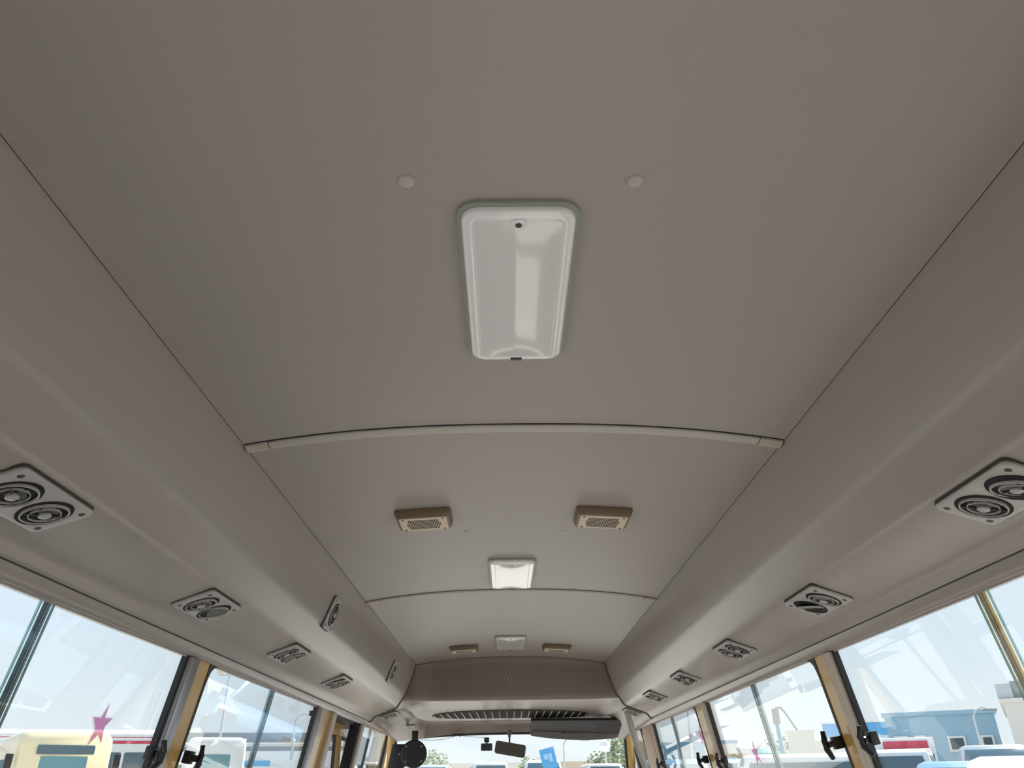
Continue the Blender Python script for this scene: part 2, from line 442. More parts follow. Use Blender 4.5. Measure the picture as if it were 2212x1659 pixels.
WIN = []
wn = [0]
def window(s, y0, y1, ydiv, latch=(), name=None, fr=silver, corner_r=0.05, rear_r=0.02, st_mat=None):
    """sliding window: y0..y1 is the clear opening"""
    wn[0] += 1
    root = struct(obj('window_%d' % wn[0], wbox(s, y0-0.0, y1+0.0, -0.008, 0.004, 0.0, 0.02), covem, smooth=False))
    root['label'] = '%s side sliding bus window' % ('left' if s < 0 else 'right')
    # frame bars
    obj('frame_bar', wbox(s, y1+0.010, y1+(0.050 if fr is cream else 0.066), 0.0, SILL, -0.015, 0.012), fr, root, bevel=0.005)
    obj('seal', wbox(s, y1-0.002, y1+0.020, 0.0, SILL, -0.001, 0.0125), rubber, root, smooth=False)
    mb = wallpoly(s, [(y0-0.012, 0), (y0+0.05, 0.0), (y0+0.024, 0.006), (y0+0.009, 0.018), (y0+0.002, 0.04), (y0, 0.06), (y0, SILL), (y0-0.012, SILL)], 0.0, 0.014)
    obj('seal', mb, rubber, root, smooth=False)
    obj('frame_bar', wbox(s, y0, y1, SILL-0.03, SILL, -0.012, 0.03), fr, root, smooth=False)
    # panes: rear pane inside, front pane outside, overlapping at the meeting stile
    if ydiv:
        obj('glass_pane', wbox(s, y0, ydiv+0.015, 0.0, SILL-0.03, 0.0012, 0.0042), pane, root, smooth=False)
        obj('glass_pane', wbox(s, ydiv-0.015, y1, 0.0, SILL-0.03, 0.0092, 0.0120), pane, root, smooth=False)
        st = obj('meeting_stile', wbox(s, ydiv-0.009, ydiv+0.010, 0.0, SILL-0.03, 0.0044, 0.0090), st_mat or stile, root, smooth=False)
        obj('glass_edge', wbox(s, ydiv+0.0135, ydiv+0.0165, 0.0, SILL-0.03, 0.0008, 0.0046), teal, st, smooth=False)
        obj('glass_edge', wbox(s, ydiv-0.0175, ydiv-0.0145, 0.0, SILL-0.03, 0.0088, 0.0124), teal, st, smooth=False)
        for q in (-0.004, 0.003):
            obj('rail_line', wbox(s, ydiv+q, ydiv+q+0.0025, 0.0, SILL-0.03, 0.0030, 0.0046), silver, st, smooth=False)
    else:
        obj('glass_pane', wbox(s, y0, y1, 0.0, SILL-0.03, 0.008, 0.012), pane, root, smooth=False)
    for (ly, d, side) in latch:
        lt = obj('latch', wbox(s, ly-0.016, ly+0.016, d-0.016, d+0.016, -0.022, 0.0), blackm, root, bevel=0.003)
        c0 = wp(s, ly+side*0.010, d-0.034, -0.036); c1 = wp(s, ly+side*0.018, d+0.036, -0.030)
        obj('latch_handle', MB().tube([wp(s, ly, d, -0.020), wp(s, ly+side*0.004, d, -0.036)], 0.009, 10).tube([c0, wp(s, ly+side*0.006, d-0.01, -0.042), wp(s, ly+side*0.008, d+0.012, -0.042), c1], [0.007, 0.0085, 0.0085, 0.007], 10), blackm, lt)
    return root

for s, nm in ((-1, 'left'), (1, 'right')):
    # lower wall: leaning part under the sill, then straight to the floor
    b = wp(s, 0, SILL, 0)
    poly = [(b[0], b[2]), (s*0.99, 0.0), (s*1.03, 0.0), (b[0]+s*0.05, b[2]+0.01)]
    wall = struct(obj('wall_'+nm, MB().prism(poly, YR, 6.35), lowwall, smooth=False))
    if s < 0:
        # pillars: (y0, y1, rear radius, front radius)
        pil = [(-0.90, -0.66, 0.02, 0.05), (0.58, 0.78, 0.02, 0.05), (2.192, 2.300, 0.0, 0.05), (3.728, 4.05, 0.0, 0.03), (5.99, 6.16, 0.03, 0.0)]
    else:
        pil = [(-0.90, -0.66, 0.02, 0.05), (0.58, 0.78, 0.02, 0.05), (2.218, 2.318, 0.0, 0.05), (3.715, 3.90, 0.0, 0.05), (5.145, 5.30, 0.0, 0.0), (5.97, 6.14, 0.03, 0.0)]
    for y0, y1, r0, r1 in pil:
        obj('pillar', wallpoly(s, flare(y0, y1, r0, r1), 0.002, 0.03), yellow if not (s > 0 and 5 < y0 < 5.5) else cream, wall, ang=30)
window(-1, -0.66, 0.50, -0.1)
window(-1, 0.78, 2.118, 1.445, latch=[(2.085, 0.236, -1)])
window(-1, 2.31, 3.655, 2.965, latch=[(2.335, 0.238, 1)])
window(-1, 4.86, 5.93, 5.20, fr=cream)
window(1, -0.66, 0.50, -0.1)
window(1, 0.78, 2.165, 1.447, latch=[(2.105, 0.222, -1)], fr=cream, st_mat=yellow)
window(1, 2.325, 3.66, 2.955, latch=[(3.60, 0.236, -1), (2.335, 0.222, 1)], fr=cream)
window(1, 3.91, 5.065, 4.50, latch=[(3.93, 0.225, 1), (5.03, 0.22, -1)], fr=cream)
window(1, 5.58, 5.92, None, fr=greyp)

SL = [(1.811, 0.149), (1.812, 0.176), (1.846, 0.175), (1.826, 0.193), (1.838, 0.224), (1.812, 0.209), (1.786, 0.230), (1.790, 0.2), (1.766, 0.178), (1.797, 0.177)]
star(-1, SL, 'pink five-pointed star sticker with white edge on the left window pane')
def shift(P, y, d, fy=1.0): return [((p[0]-1.806)*fy+y, (p[1]-0.19)+d) for p in P]
star(1, shift(SL, 3.165, 0.225, -1), 'pink star sticker on the right window between the two pillars, above the parked cars')
star(1, shift(SL, 3.935, 0.120, -1), 'small pink star sticker half hidden behind the second right pillar')

# right side: broad beige pillar cover, moulded corner cap, grab rail
pc = thing('pillar_cover', 'broad beige padded pillar cover at the front right corner beside the last passenger window', 'pillar cover', (0.87, 5.4, 1.2))
Mi = Matrix.Translation((-0.87, -5.4, -1.2))
mb = MB(); L = []
for d, wdt, off in ((-0.012, 0.15, 0.004), (0.01, 0.155, 0.012), (0.05, 0.16, 0.02), (0.3, 0.17, 0.026), (SILL, 0.19, 0.03)):
    yc = 5.36; l = []
    for k in range(11):
        a = PI*k/10; l.append(tuple(Mi @ Vector(wp(1, yc-wdt*math.cos(a), d, -off*math.sin(a)**0.6+0.006))))
    L.append(l)
mb.loops(L); obj('padded_face', mb, beige, pc)
gr = thing('grab_rail', 'pale grey grab rail slanting down from the header at the front right pillar', 'grab rail', (0.72, 5.1, 1.575))
Mi = Matrix.Translation((-0.72, -5.1, -1.575))
obj('rail', MB().tube([(0.722, 5.1, 1.585), (0.727, 5.1, 1.555), (0.755, 5.1, 1.438), (0.795, 5.1, 1.32), (0.84, 5.11, 1.17), (0.885, 5.12, 1.06)], [0.017, 0.019, 0.019, 0.019, 0.018, 0.018], 14, Mi), trimm, gr)
obj('socket', MB().lathe([(0.022, 0.0), (0.022, -0.012), (0.020, -0.022), (0.0, -0.022)], 18, Mi @ T(0.722, 5.1, 1.603)), ventm, gr)

# folding passenger door on the left
dr = struct(obj('door_1', MB().prism([(4.07, 1.46), (5.02, 1.46), (5.02, 1.520), (4.07, 1.520)], -0.968, -0.950, 'x'), yellow, bevel=0.008), 'yellow framed folding passenger door on the left')
obj('door_stile', MB().prism([(4.90, 0.1), (5.02, 0.1), (5.02, 1.46), (4.90, 1.46)], -0.968, -0.950, 'x'), yellow, dr)
obj('door_stile', MB().prism([(4.07, 0.1), (4.15, 0.1), (4.15, 1.46), (4.07, 1.46)], -0.968, -0.950, 'x'), yellow, dr)
obj('door_stile', MB().prism([(4.56, 0.1), (4.70, 0.1), (4.70, 1.46), (4.56, 1.46)], -0.968, -0.950, 'x'), yellow, dr)
for a, b in ((4.15, 4.56), (4.70, 4.90)):
    for y_a, y_b, z_a, z_b in ((a, b, 1.444, 1.46), (a, b, 0.3, 0.316), (a, a+0.016, 0.316, 1.444), (b-0.016, b, 0.316, 1.444)):
        obj('door_seal', MB().box((-0.960, (y_a+y_b)/2, (z_a+z_b)/2), (0.012, y_b-y_a, z_b-z_a)), rubber, dr, smooth=False)
    obj('door_glass', MB().prism([(a+0.01, 0.31), (b-0.01, 0.31), (b-0.01, 1.45), (a+0.01, 1.45)], -0.962, -0.957, 'x'), pane, dr, smooth=False)
obj('door_track', MB().prism([(4.05, 1.522), (5.03, 1.522), (5.03, 1.545), (4.05, 1.545)], -0.99, -0.89, 'x'), blackm, dr, smooth=False)
jb = struct(obj('trim_3', wbox(-1, 3.975, 4.045, -0.004, SILL, -0.016, 0.004), cream, bevel=0.006), 'cream strip on the rear edge of the door opening')
jc = struct(obj('trim_4', wbox(-1, 4.79, 4.85, -0.004, SILL, -0.016, 0.05), cream, bevel=0.006), 'cream strip on the front edge of the door opening')
obj('door_rubber', wbox(-1, 4.745, 4.79, 0.0, SILL, -0.006, 0.05), rubber, jc, smooth=False)

# ------------------------------------------------------------------ windshield
wn[0] += 1
def ws_pt(x, t, o=0.0):
    y, z = front_edge(x); yb = 6.42-0.16*(x/0.85)**2
    k = 1+0.07*t
    return (x*k, y+(yb-y)*t+o, z+0.005+(0.82-z)*t)
mb = MB(); N = 20
for o0, o1 in ((0.0, 0.005),):
    G = [[ws_pt(-0.80+1.6*i/N, j/4, o) for i in range(N+1)] for o in (o0, o1) for j in range(5)]
    vs = [p for r in G for p in r]; fs = []
    for h in (0, 5):
        for j in range(4):
            for i in range(N):
                a = (h+j)*(N+1)+i; fs.append((a, a+1, a+N+2, a+N+1))
    mb.add(vs, fs)
ws = struct(obj('window_%d' % wn[0], mb, wsglass), 'curved windshield at the front of the bus')
pts = [ws_pt(-0.805, t/6, -0.01) for t in range(6, -1, -1)]+[ws_pt(-0.80+1.6*i/N, 0, -0.004) for i in range(N+1)]+[ws_pt(0.805, t/6, -0.01) for t in range(0, 7)]
obj('windshield_seal', MB().tube(pts, 0.011, 8), rubber, ws)
for s in (-1, 1):
    pts = [ws_pt(s*0.835, t/6, 0.0) for t in range(-1, 7)]
    obj('corner_post', MB().tube(pts, [0.026]*len(pts), 12), yellow, ws)
obj('dash_panel', MB().box((0, 6.16, 0.41), (1.9, 0.54, 0.80)), pm('dashboard grey', (0.46, 0.45, 0.43), 0.6), ws, bevel=0.03)

fl = struct(obj('floor', MB().box((0, 2.35, -0.03), (2.06, 8.1, 0.06)), floorm, smooth=False))
wb = struct(obj('wall_back', MB().box((0, YR-0.03, 0.98), (1.98, 0.05, 1.95)), lowwall, smooth=False))  # unseen rear wall, built without its window to darken the near ceiling

# ------------------------------------------------------------------ ceiling lamps
def make_lamp(y, label):
    t = thing('ceiling_lamp', label, 'lamp', (0, y+0.208, ceil_z(0)), M=frame((0, y+0.208, ceil_z(0)+0.001), (1, 0, 0), (0, -1, 0), (0, 0, -1)), group='lamps along the ceiling')
    W_, L_ = 0.172, 0.420
    obj('base_plate', MB().slab(W_, L_, 0.030, [(0, -0.004), (0, 0.006), (0.0015, 0.008), (0.006, 0.008)]), lampbase, t)
    lens = MB().slab(W_-0.014, L_-0.014, 0.026, [(0.0, 0.006), (0.0, 0.012), (0.001, 0.0145), (0.004, 0.0165), (0.010, 0.0175), (0.015, 0.0178), (0.0165, 0.0168), (0.0175, 0.0168), (0.019, 0.0185)], seg=7, caps=(True, False))
    lo = obj('lens', lens, lampm, t, ang=60)
    # inner diffuser, gently crowned lengthwise ridge
    nx, ny = 14, 24; a, b = (W_-0.014)/2-0.019, (L_-0.014)/2-0.019
    vs = []; fs = []
    for j in range(ny+1):
        for i in range(nx+1):
            u, v = -1+2*i/nx, -1+2*j/ny
            vs.append((a*u, b*v, 0.0185+0.0035*(1-u*u)*(1-abs(v)**6)+0.0008*math.exp(-(u/0.07)**2)*(1-abs(v)**8)))
    for j in range(ny):
        for i in range(nx):
            q = j*(nx+1)+i; fs.append((q, q+1, q+nx+2, q+nx+1))
    obj('diffuser', MB().add(vs, fs), lensin, t, ang=80)
    sc = obj('screw_boss', MB().slab(0.024, 0.020, 0.009, [(0, 0.012), (0.0005, 0.0195), (0.003, 0.0205)], T(0, L_/2-0.030, 0)), lampm, t)
    obj('screw', MB().lathe([(0.0045, 0.0200), (0.0045, 0.0216), (0.0, 0.0222)], 12, T(0, L_/2-0.030, 0)), screwm, sc)
    obj('clip', MB().box((0, -L_/2+0.017, 0.0185), (0.020, 0.006, 0.003)), screwm, t, smooth=False)
    return t
lamp = make_lamp(0.792, 'long white ceiling lamp nearest the viewer, large in the middle of the picture')
for y, lb in ((2.630, 'white ceiling lamp just behind the second roof strip, between the speakers and the front'), (4.200, 'farthest white ceiling lamp, right behind the front header')):
    c = copy_tree(lamp); c.matrix_world = frame((0, y+0.208, ceil_z(0)+0.001), (1, 0, 0), (0, -1, 0), (0, 0, -1)); c['label'] = lb

# ------------------------------------------------------------------ speakers
def make_speaker(x, y, label):
    dx = 0.002; sl_ = (ceil_z(x+dx)-ceil_z(x-dx))/(2*dx)
    t = thing('ceiling_speaker', label, 'speaker', M=frame((x, y, ceil_z(x)), (1, 0, sl_), (0, -1, 0), (sl_, 0, -1)), group='ceiling speakers')
    obj('housing', MB().slab(0.160, 0.140, 0.014, [(0, -0.003), (0, 0.006), (0.004, 0.018), (0.008, 0.0235), (0.011, 0.025), (0.0145, 0.025), (0.0155, 0.0235)]), spkm, t)
    fp = obj('grille_plate', MB().slab(0.134, 0.112, 0.008, [(0, 0.020), (0, 0.0255), (0.001, 0.0265)]), spkg, t)
    slots = MB()
    for r in range(3):
        y0 = -0.0285+0.0285*r
        for k in range(21):
            xx = -0.0462+0.00462*k
            if r != 1 and abs(xx) > 0.042: continue
            slots.box((xx, y0, 0.0267), (0.0024, 0.0262, 0.0006))
    so = obj('slots', slots, darkm, fp, smooth=False); so['kind'] = 'stuff'
    for i in (-1, 1):
        for j in (-1, 1):
            obj('screw', MB().lathe([(0.0042, 0.0262), (0.004, 0.0275), (0.0, 0.0278)], 10, T(i*0.056, j*0.047, 0)), screwm, fp)
    return t
make_speaker(-0.257, 2.128, 'brown ceiling speaker with pale grille, left of the nearer pair')
make_speaker(0.259, 2.128, 'brown ceiling speaker with pale grille, right of the nearer pair')
make_speaker(-0.265, 4.53, 'small-looking brown speaker left of the farthest lamp')
make_speaker(0.262, 4.53, 'small-looking brown speaker right of the farthest lamp')

# ceiling buttons
def button(x, y, r, h_, label, mat, grp):
    mb = MB().lathe([(r, -0.001), (r, 0.0012), (r*0.93, h_*0.6), (r*0.7, h_), (0.0, h_*1.1)], 20)
    o = obj('ceiling_button', mb, mat); o.matrix_world = frame((x, y, ceil_z(x)), (1, 0, 0), (0, -1, 0), (0, 0, -1))
    tag(o, label, 'button', grp)
button(-0.146, 0.752, 0.0112, 0.004, 'round trim button in the ceiling left of the nearest lamp', trimm, 'ceiling trim buttons')
button(0.151, 0.754, 0.0112, 0.004, 'round trim button in the ceiling right of the nearest lamp', trimm, 'ceiling trim buttons')
button(-0.143, 2.305, 0.0085, 0.0012, 'tiny flat clip in the ceiling beside the nearer left speaker', trimm, 'small ceiling clips')
button(0.153, 2.315, 0.0085, 0.0012, 'tiny flat clip in the ceiling beside the nearer right speaker', trimm, 'small ceiling clips')
button(-0.151, 3.904, 0.0085, 0.0012, 'tiny flat clip in the ceiling, far left, behind the farthest lamp', trimm, 'small ceiling clips')
button(0.148, 3.910, 0.0085, 0.0012, 'tiny flat clip in the ceiling, far right, behind the farthest lamp', trimm, 'small ceiling clips')

# ------------------------------------------------------------------ air vents
def louvre(parent, x, y, R, tilt, tdir, turn, closed=False):
    M = T(x, y, 0)
    cup = obj('louvre', MB().lathe([(R*1.08, 0.0078), (R*1.06, 0.0092), (R*1.0, 0.0086), (0.0, 0.0084)], 32, M), darkm, parent)
    Mt = M @ RZ(tdir) @ RX(tilt) @ RZ(turn)
    def ring(r0, r1, z0, z1):
        return MB().lathe([(r0, z0), (r0, z1), (r1, z1), (r1, z0)], 32, Mt)
    obj('outer_ring', MB().lathe([(R*0.93, 0.0080), (R*0.92, 0.0118), (R*0.89, 0.0124), (R*0.865, 0.0118), (R*0.86, 0.0085)], 32, Mt), ventring, cup)
    if closed:
        obj('flap', MB().lathe([(R*0.80, 0.0095), (0.0, 0.0105)], 28, Mt), greyp, cup); return
    obj('inner_ring', MB().lathe([(R*0.62, 0.0088), (R*0.62, 0.0122), (R*0.585, 0.0122), (R*0.585, 0.0088)], 28, Mt), ventring, cup)
    obj('blade', MB().box((0, 0, 0.0105), (R*1.65, 0.0018, 0.004), Mt), bladem, cup, smooth=False)
    obj('blade', MB().box((0, R*0.34, 0.0100), (R*0.9, R*0.30, 0.002), Mt), bladem, cup, smooth=False)
    obj('hub', MB().lathe([(R*0.25, 0.0090), (R*0.25, 0.0135), (R*0.17, 0.0155), (0, 0.0160)], 20, Mt), ventring, cup)
def make_vent(M, label, double, tilts, cat='air vent', group='double air vents', wy=0.205):
    t = thing('air_vent', label, cat, M=M, group=group)
    if double: wx_, ly = 0.098, wy
    else: wx_, ly = 0.108, 0.108
    obj('shadow_edge', MB().slab(wx_+0.003, ly+0.003, 0.013, [(0, -0.003), (0, 0.0008), (0.003, 0.0010)], seg=5), shadejointm, t)  # thin dark underlay imitates the shadow edge around the plate
    obj('plate', MB().slab(wx_, ly, 0.012, [(0.001, 0.0009), (0, 0.0028), (0, 0.0052), (0.0015, 0.0072), (0.004, 0.0078), (0.010, 0.0078)], seg=5), ventm, t)
    if double:
        for sg, (ti, td, tu, cl) in zip((-1, 1), tilts): louvre(t, 0.001, sg*0.0435, 0.0375, ti, td, tu, cl)
        sc = [(i*0.034, j*(ly/2-0.016)) for i in (-1, 1) for j in (-1, 1)]
    else:
        louvre(t, 0, 0, 0.036, *tilts[0])
        sc = [(i*0.042, j*0.042) for i in (-1, 1) for j in (-1, 1)]
    for x, y in sc:
        obj('screw', MB().lathe([(0.0052, 0.0075), (0.0052, 0.0082), (0.0, 0.0080)], 12, T(x, y, 0)), screwm, t)
    return t
# underside facet of the duct
def under(s, y):
    c = Vector((s*0.738, y, ZS-0.2630)); tx = Vector((s*0.10, 0, -0.034)).normalized()
    nz = Vector((-s*0.034, 0, -0.10)).normalized(); ty = nz.cross(tx)
    return frame(c, tx, ty, nz)
def upper(s, y):
    c = Vector((s*0.6195, y, ZS-0.1310)); tx = Vector((s*0.026, 0, -0.069)).normalized()
    nz = Vector((-s*0.069, 0, -0.026)).normalized(); ty = nz.cross(tx)
    return frame(c, tx, ty, nz)
o_ = (0.05, 0.3, 0.2, False)
places = ['nearest, at the picture edge', 'second from the viewer', 'third from the viewer', 'fourth from the viewer', 'fifth from the viewer']
for s, ys, nm in ((-1, (1.100, 1.868, 2.640, 3.435), 'left'), (1, (1.112, 1.890, 2.660, 3.447, 4.205), 'right')):
    for k, y in enumerate(ys):
        tl = [(random.uniform(0.02, 0.2), random.uniform(0, 6), random.uniform(-0.5, 0.5), False) for _ in range(2)]
        if s < 0 and k == 0: tl = [(0.06, 1.0, 0.1, False), (0.05, 2.0, 0.15, False)]
        if k == 1: tl = [(0.05, 1, 0.1, False), (0.1, 1, 0.2, True)] if s < 0 else [(0.32, 1.2, 1.0, True), (0.05, 1, 0.2, False)]
        lab = 'grey double air vent under the %s duct, %s' % (nm, places[k])
        if s > 0 and k == 4: lab = 'farthest grey double air vent under the right duct, near the front header'
        if s < 0 and k == 3: lab = 'farthest grey double air vent under the left duct, near the passenger door'
        make_vent(under(s, y), lab, True, tl)
make_vent(upper(-1, 2.675), 'square single-louvre air vent high on the left duct face, the nearer of two', False, [(0.05, 0, 0.3, False)], group='single air vents')
make_vent(upper(-1, 4.20), 'square single-louvre air vent high on the left duct, close to the front header', False, [(0.05, 0, 0.3, False)], group='single air vents')
for s, nm in ((-1, 'left'), (1, 'right')):
    t_ = make_vent(under(s, 5.075) @ T(0.006, 0, 0.008), 'small air vent in the %s front corner just beyond the duct joint' % nm, True, [(0.1, 0.5, 0.3, False), (0.1, 2, 0.3, False)], wy=0.20)

# ------------------------------------------------------------------ things at the windshield
# inside mirror
t = thing('interior_mirror', 'grey inside mirror on a stem under the header, above the middle of the windshield', 'mirror', (0, 5.9, 1.56))
Mi = T(0, -5.9, -1.56)
obj('stem', MB().lathe([(0.022, 0.0), (0.020, -0.010), (0.012, -0.030), (0.0065, -0.055), (0.006, -0.085)], 14, T(-0.008, 0.0, -0.008)), greyp, t)
Mm = Mi @ T(-0.003, 5.885, 1.4275) @ RY(0.165) @ RX(PI/2)
obj('mirror_back', MB().slab(0.214, 0.082, 0.016, [(0.004, -0.016), (0.0, -0.008), (0, 0.004), (0.002, 0.008)], Mm), greyp, t)
obj('mirror_glass', MB().slab(0.204, 0.072, 0.012, [(0, 0.007), (0, 0.0092)], Mm), pm('mirror glass', (0.20, 0.19, 0.18), 0.12, metal=0.8), t)
# dash camera
t = thing('dash_camera', 'small black dash camera hung on the windshield left of the mirror', 'camera', (-0.17, 5.98, 1.51))
Mi = T(0.17, -5.98, -1.51)
obj('body', MB().slab(0.080, 0.048, 0.005, [(0.002, -0.012), (0, -0.009), (0, 0.012), (0.002, 0.015)], Mi @ T(-0.170, 5.975, 1.446) @ RX(PI/2)), pm('camera plastic', (0.045, 0.055, 0.06), 0.35), t)
obj('mount', MB().box((-0.170, 5.985, 1.493), (0.036, 0.02, 0.032), Mi), pm('camera mount', (0.03, 0.05, 0.055), 0.4), t, bevel=0.004)
obj('neck', MB().tube([(-0.170, 5.983, 1.480), (-0.170, 5.978, 1.468)], 0.006, 8, Mi), blackm, t)
obj('lens', MB().lathe([(0.009, 0), (0.009, 0.003), (0.006, 0.004), (0, 0.002)], 14, Mi @ T(-0.146, 5.960, 1.446) @ RX(PI/2)), greyp, t)
# wire clip and cable
cb = obj('cable', MB().tube([(-0.66, 5.88, 1.495), (-0.55, 5.90, 1.492), (-0.47, 5.92, 1.497), (-0.375, 5.94, 1.522), (-0.30, 5.95, 1.515), (-0.21, 5.97, 1.508), (-0.17, 5.975, 1.506)], 0.0014, 5), greyp)
tag(cb, 'thin cable looping along the top of the windshield to the dash camera', 'cable')
ck = thing('cable_clip', 'small black clip strip on the windshield top edge left of the dash camera', 'clip', (-0.37, 5.93, 1.528))
obj('strip', MB().box((0, 0, 0.0), (0.090, 0.012, 0.010)), blackm, ck, bevel=0.002)
obj('hook', MB().tube([(0.012, 0, 0.0), (0.012, 0.0, -0.014)], 0.005, 8), blackm, ck)
# round mirror back on the left
t = thing('round_mirror', 'black round mirror back with four pale screws hanging at the left edge of the windshield', 'mirror', (-0.655, 5.70, 1.53))
Mi = T(0.655, -5.70, -1.53)
Md = Mi @ T(-0.653, 5.70, 1.4) @ RX(PI/2)
blk = pm('blue black plastic', (0.018, 0.017, 0.022), 0.45)
obj('disc', MB().lathe([(0.0, 0.014), (0.080, 0.014), (0.087, 0.009), (0.087, -0.009), (0.080, -0.014), (0.0, -0.014)], 36, Md), blk, t)
for a in (0.72, 2.42, 3.86, 5.57):
    obj('screw', MB().lathe([(0.0055, 0.014), (0.005, 0.017), (0, 0.0175)], 10, Md @ T(0.069*math.cos(a), 0.069*math.sin(a), 0)), ventm, t)
obj('bracket', MB().box((-0.650, 5.70, 1.505), (0.042, 0.018, 0.075), Mi), blk, t, bevel=0.004)
mb = MB().prism([(-0.80, 1.462), (-0.69, 1.462), (-0.69, 1.335), (-0.75, 1.30), (-0.84, 1.255)], 5.705, 5.725, 'y', Mi)
pl = obj('side_plate', mb, blk, t, bevel=0.004)
obj('plate_screw', MB().lathe([(0.006, 0), (0.005, 0.003), (0, 0.0035)], 10, Mi @ T(-0.752, 5.704, 1.40) @ RX(PI/2)), ventm, pl)
# sun visor
t = thing('sun_visor', 'dark folded sun visor with a paler lower edge above the right half of the windshield', 'sun visor', (0.44, 5.62, 1.56))
Mi = T(-0.44, -5.62, -1.56)
mb = MB(); L = []
for k in range(13):
    x = 0.135+0.605*k/12; bow_ = 0.012*math.sin(PI*k/12)
    z1_, z2_ = 1.580-0.004*k/12, 1.534-0.026*k/12
    L.append([(x, 5.46, z1_), (x, 5.47, z1_+0.016), (x, 5.735, z2_+0.022), (x, 5.74, z2_+0.004), (x, 5.725, z2_-0.002)])
obj('board', mb.loops(L, Mi), visorm, t)
mb = MB(); L = []
for k in range(17):
    u = k/16; x = 0.138+0.600*u
    zt = 1.534-0.026*u; zb = zt-0.018-0.028*math.sin(PI*min(1, u*0.93+0.07))**0.6
    L.append([(x, 5.735, zt), (x, 5.755, zt), (x, 5.752, zb), (x, 5.738, zb)])
obj('edge_board', mb.loops(L, Mi), visorl, t)
for x in (0.362, 0.43):
    obj('hinge', MB().box((x, 5.722, 1.524), (0.014, 0.02, 0.02), Mi), blackm, t, bevel=0.003)
for s, nm in ((-1, 'left'), (1, 'right')):
    t = thing('visor_hook', 'small metal hook plate under the %s end of the header' % nm, 'hook', (s*0.685, 5.6, 1.572))
    obj('plate', MB().box((0, 0, 0.0), (0.085, 0.03, 0.008)), greyp, t, bevel=0.002)
    obj('peg', MB().lathe([(0.010, 0), (0.009, -0.012), (0.0, -0.014)], 12, T(0.03, 0, -0.003)), chrome, t)
    obj('peg', MB().lathe([(0.010, 0), (0.009, -0.012), (0.0, -0.014)], 12, T(-0.028, 0, -0.003)), chrome, t)

# ================================================================== OUTSIDE
GZ = 0.05
def pol(az, R, z=GZ):
    a = math.radians(az); return Vector((CAM.x+R*math.sin(a), R*math.cos(a), z))
asph = pm('sandy yard ground', (0.47, 0.435, 0.40), 0.9, var=0.15, nscale=0.6)
white = pm('white paint', (0.80, 0.80, 0.79), 0.35, coat=0.3)
creamp = pm('cream paint', (0.80, 0.70, 0.46), 0.35, coat=0.3)
pearl = pm('silver car paint', (0.52, 0.56, 0.60), 0.3, metal=0.3, coat=0.4)
bluep = pm('pale blue car paint', (0.25, 0.42, 0.62), 0.3, coat=0.4)
darkg = pm('tinted car glass', (0.07, 0.12, 0.15), 0.08, coat=0.6)
tealg = pm('teal tinted glass', (0.12, 0.28, 0.31), 0.08, coat=0.6)
tyre = pm('tyre', (0.03, 0.03, 0.03), 0.8)
redp = pm('red paint', (0.55, 0.05, 0.09), 0.4)
wallw = pm('pale plaster', (0.74, 0.71, 0.66), 0.8)
wallbl = pm('light blue cladding', (0.33, 0.50, 0.62), 0.6)
walldb = pm('blue cladding', (0.16, 0.36, 0.55), 0.6)
blues = pm('bright blue fascia', (0.10, 0.38, 0.70), 0.5)
sand = pm('sand plaster', (0.68, 0.58, 0.46), 0.8)
greyb = pm('grey roofing', (0.26, 0.27, 0.28), 0.7)
polem = pm('galvanised pole', (0.55, 0.58, 0.60), 0.5, metal=0.3)
greent = pm('green tank', (0.05, 0.42, 0.33), 0.5)
leaf = pm('haze pale leaves', (0.30, 0.36, 0.22), 0.8, var=0.3, nscale=3)  # distance haze put into the colour, leaves paler than their own green
bark = pm('bark', (0.18, 0.13, 0.09), 0.9)
wing = pm('dark window', (0.05, 0.08, 0.09), 0.15)
crm = pm('faded red steel', (0.40, 0.12, 0.12), 0.6)
g = struct(obj('floor', MB().box((0, 40, -0.80), (500, 500, 0.5)).loops([[(x, y, z) for x, y in ((-250, 9.0-d), (250, 9.0-d), (250, 250), (-250, 250))] for z, d in ((-0.6, 0.9), (GZ, 0.0))]), asph, smooth=False), 'pale sandy yard outside the bus')

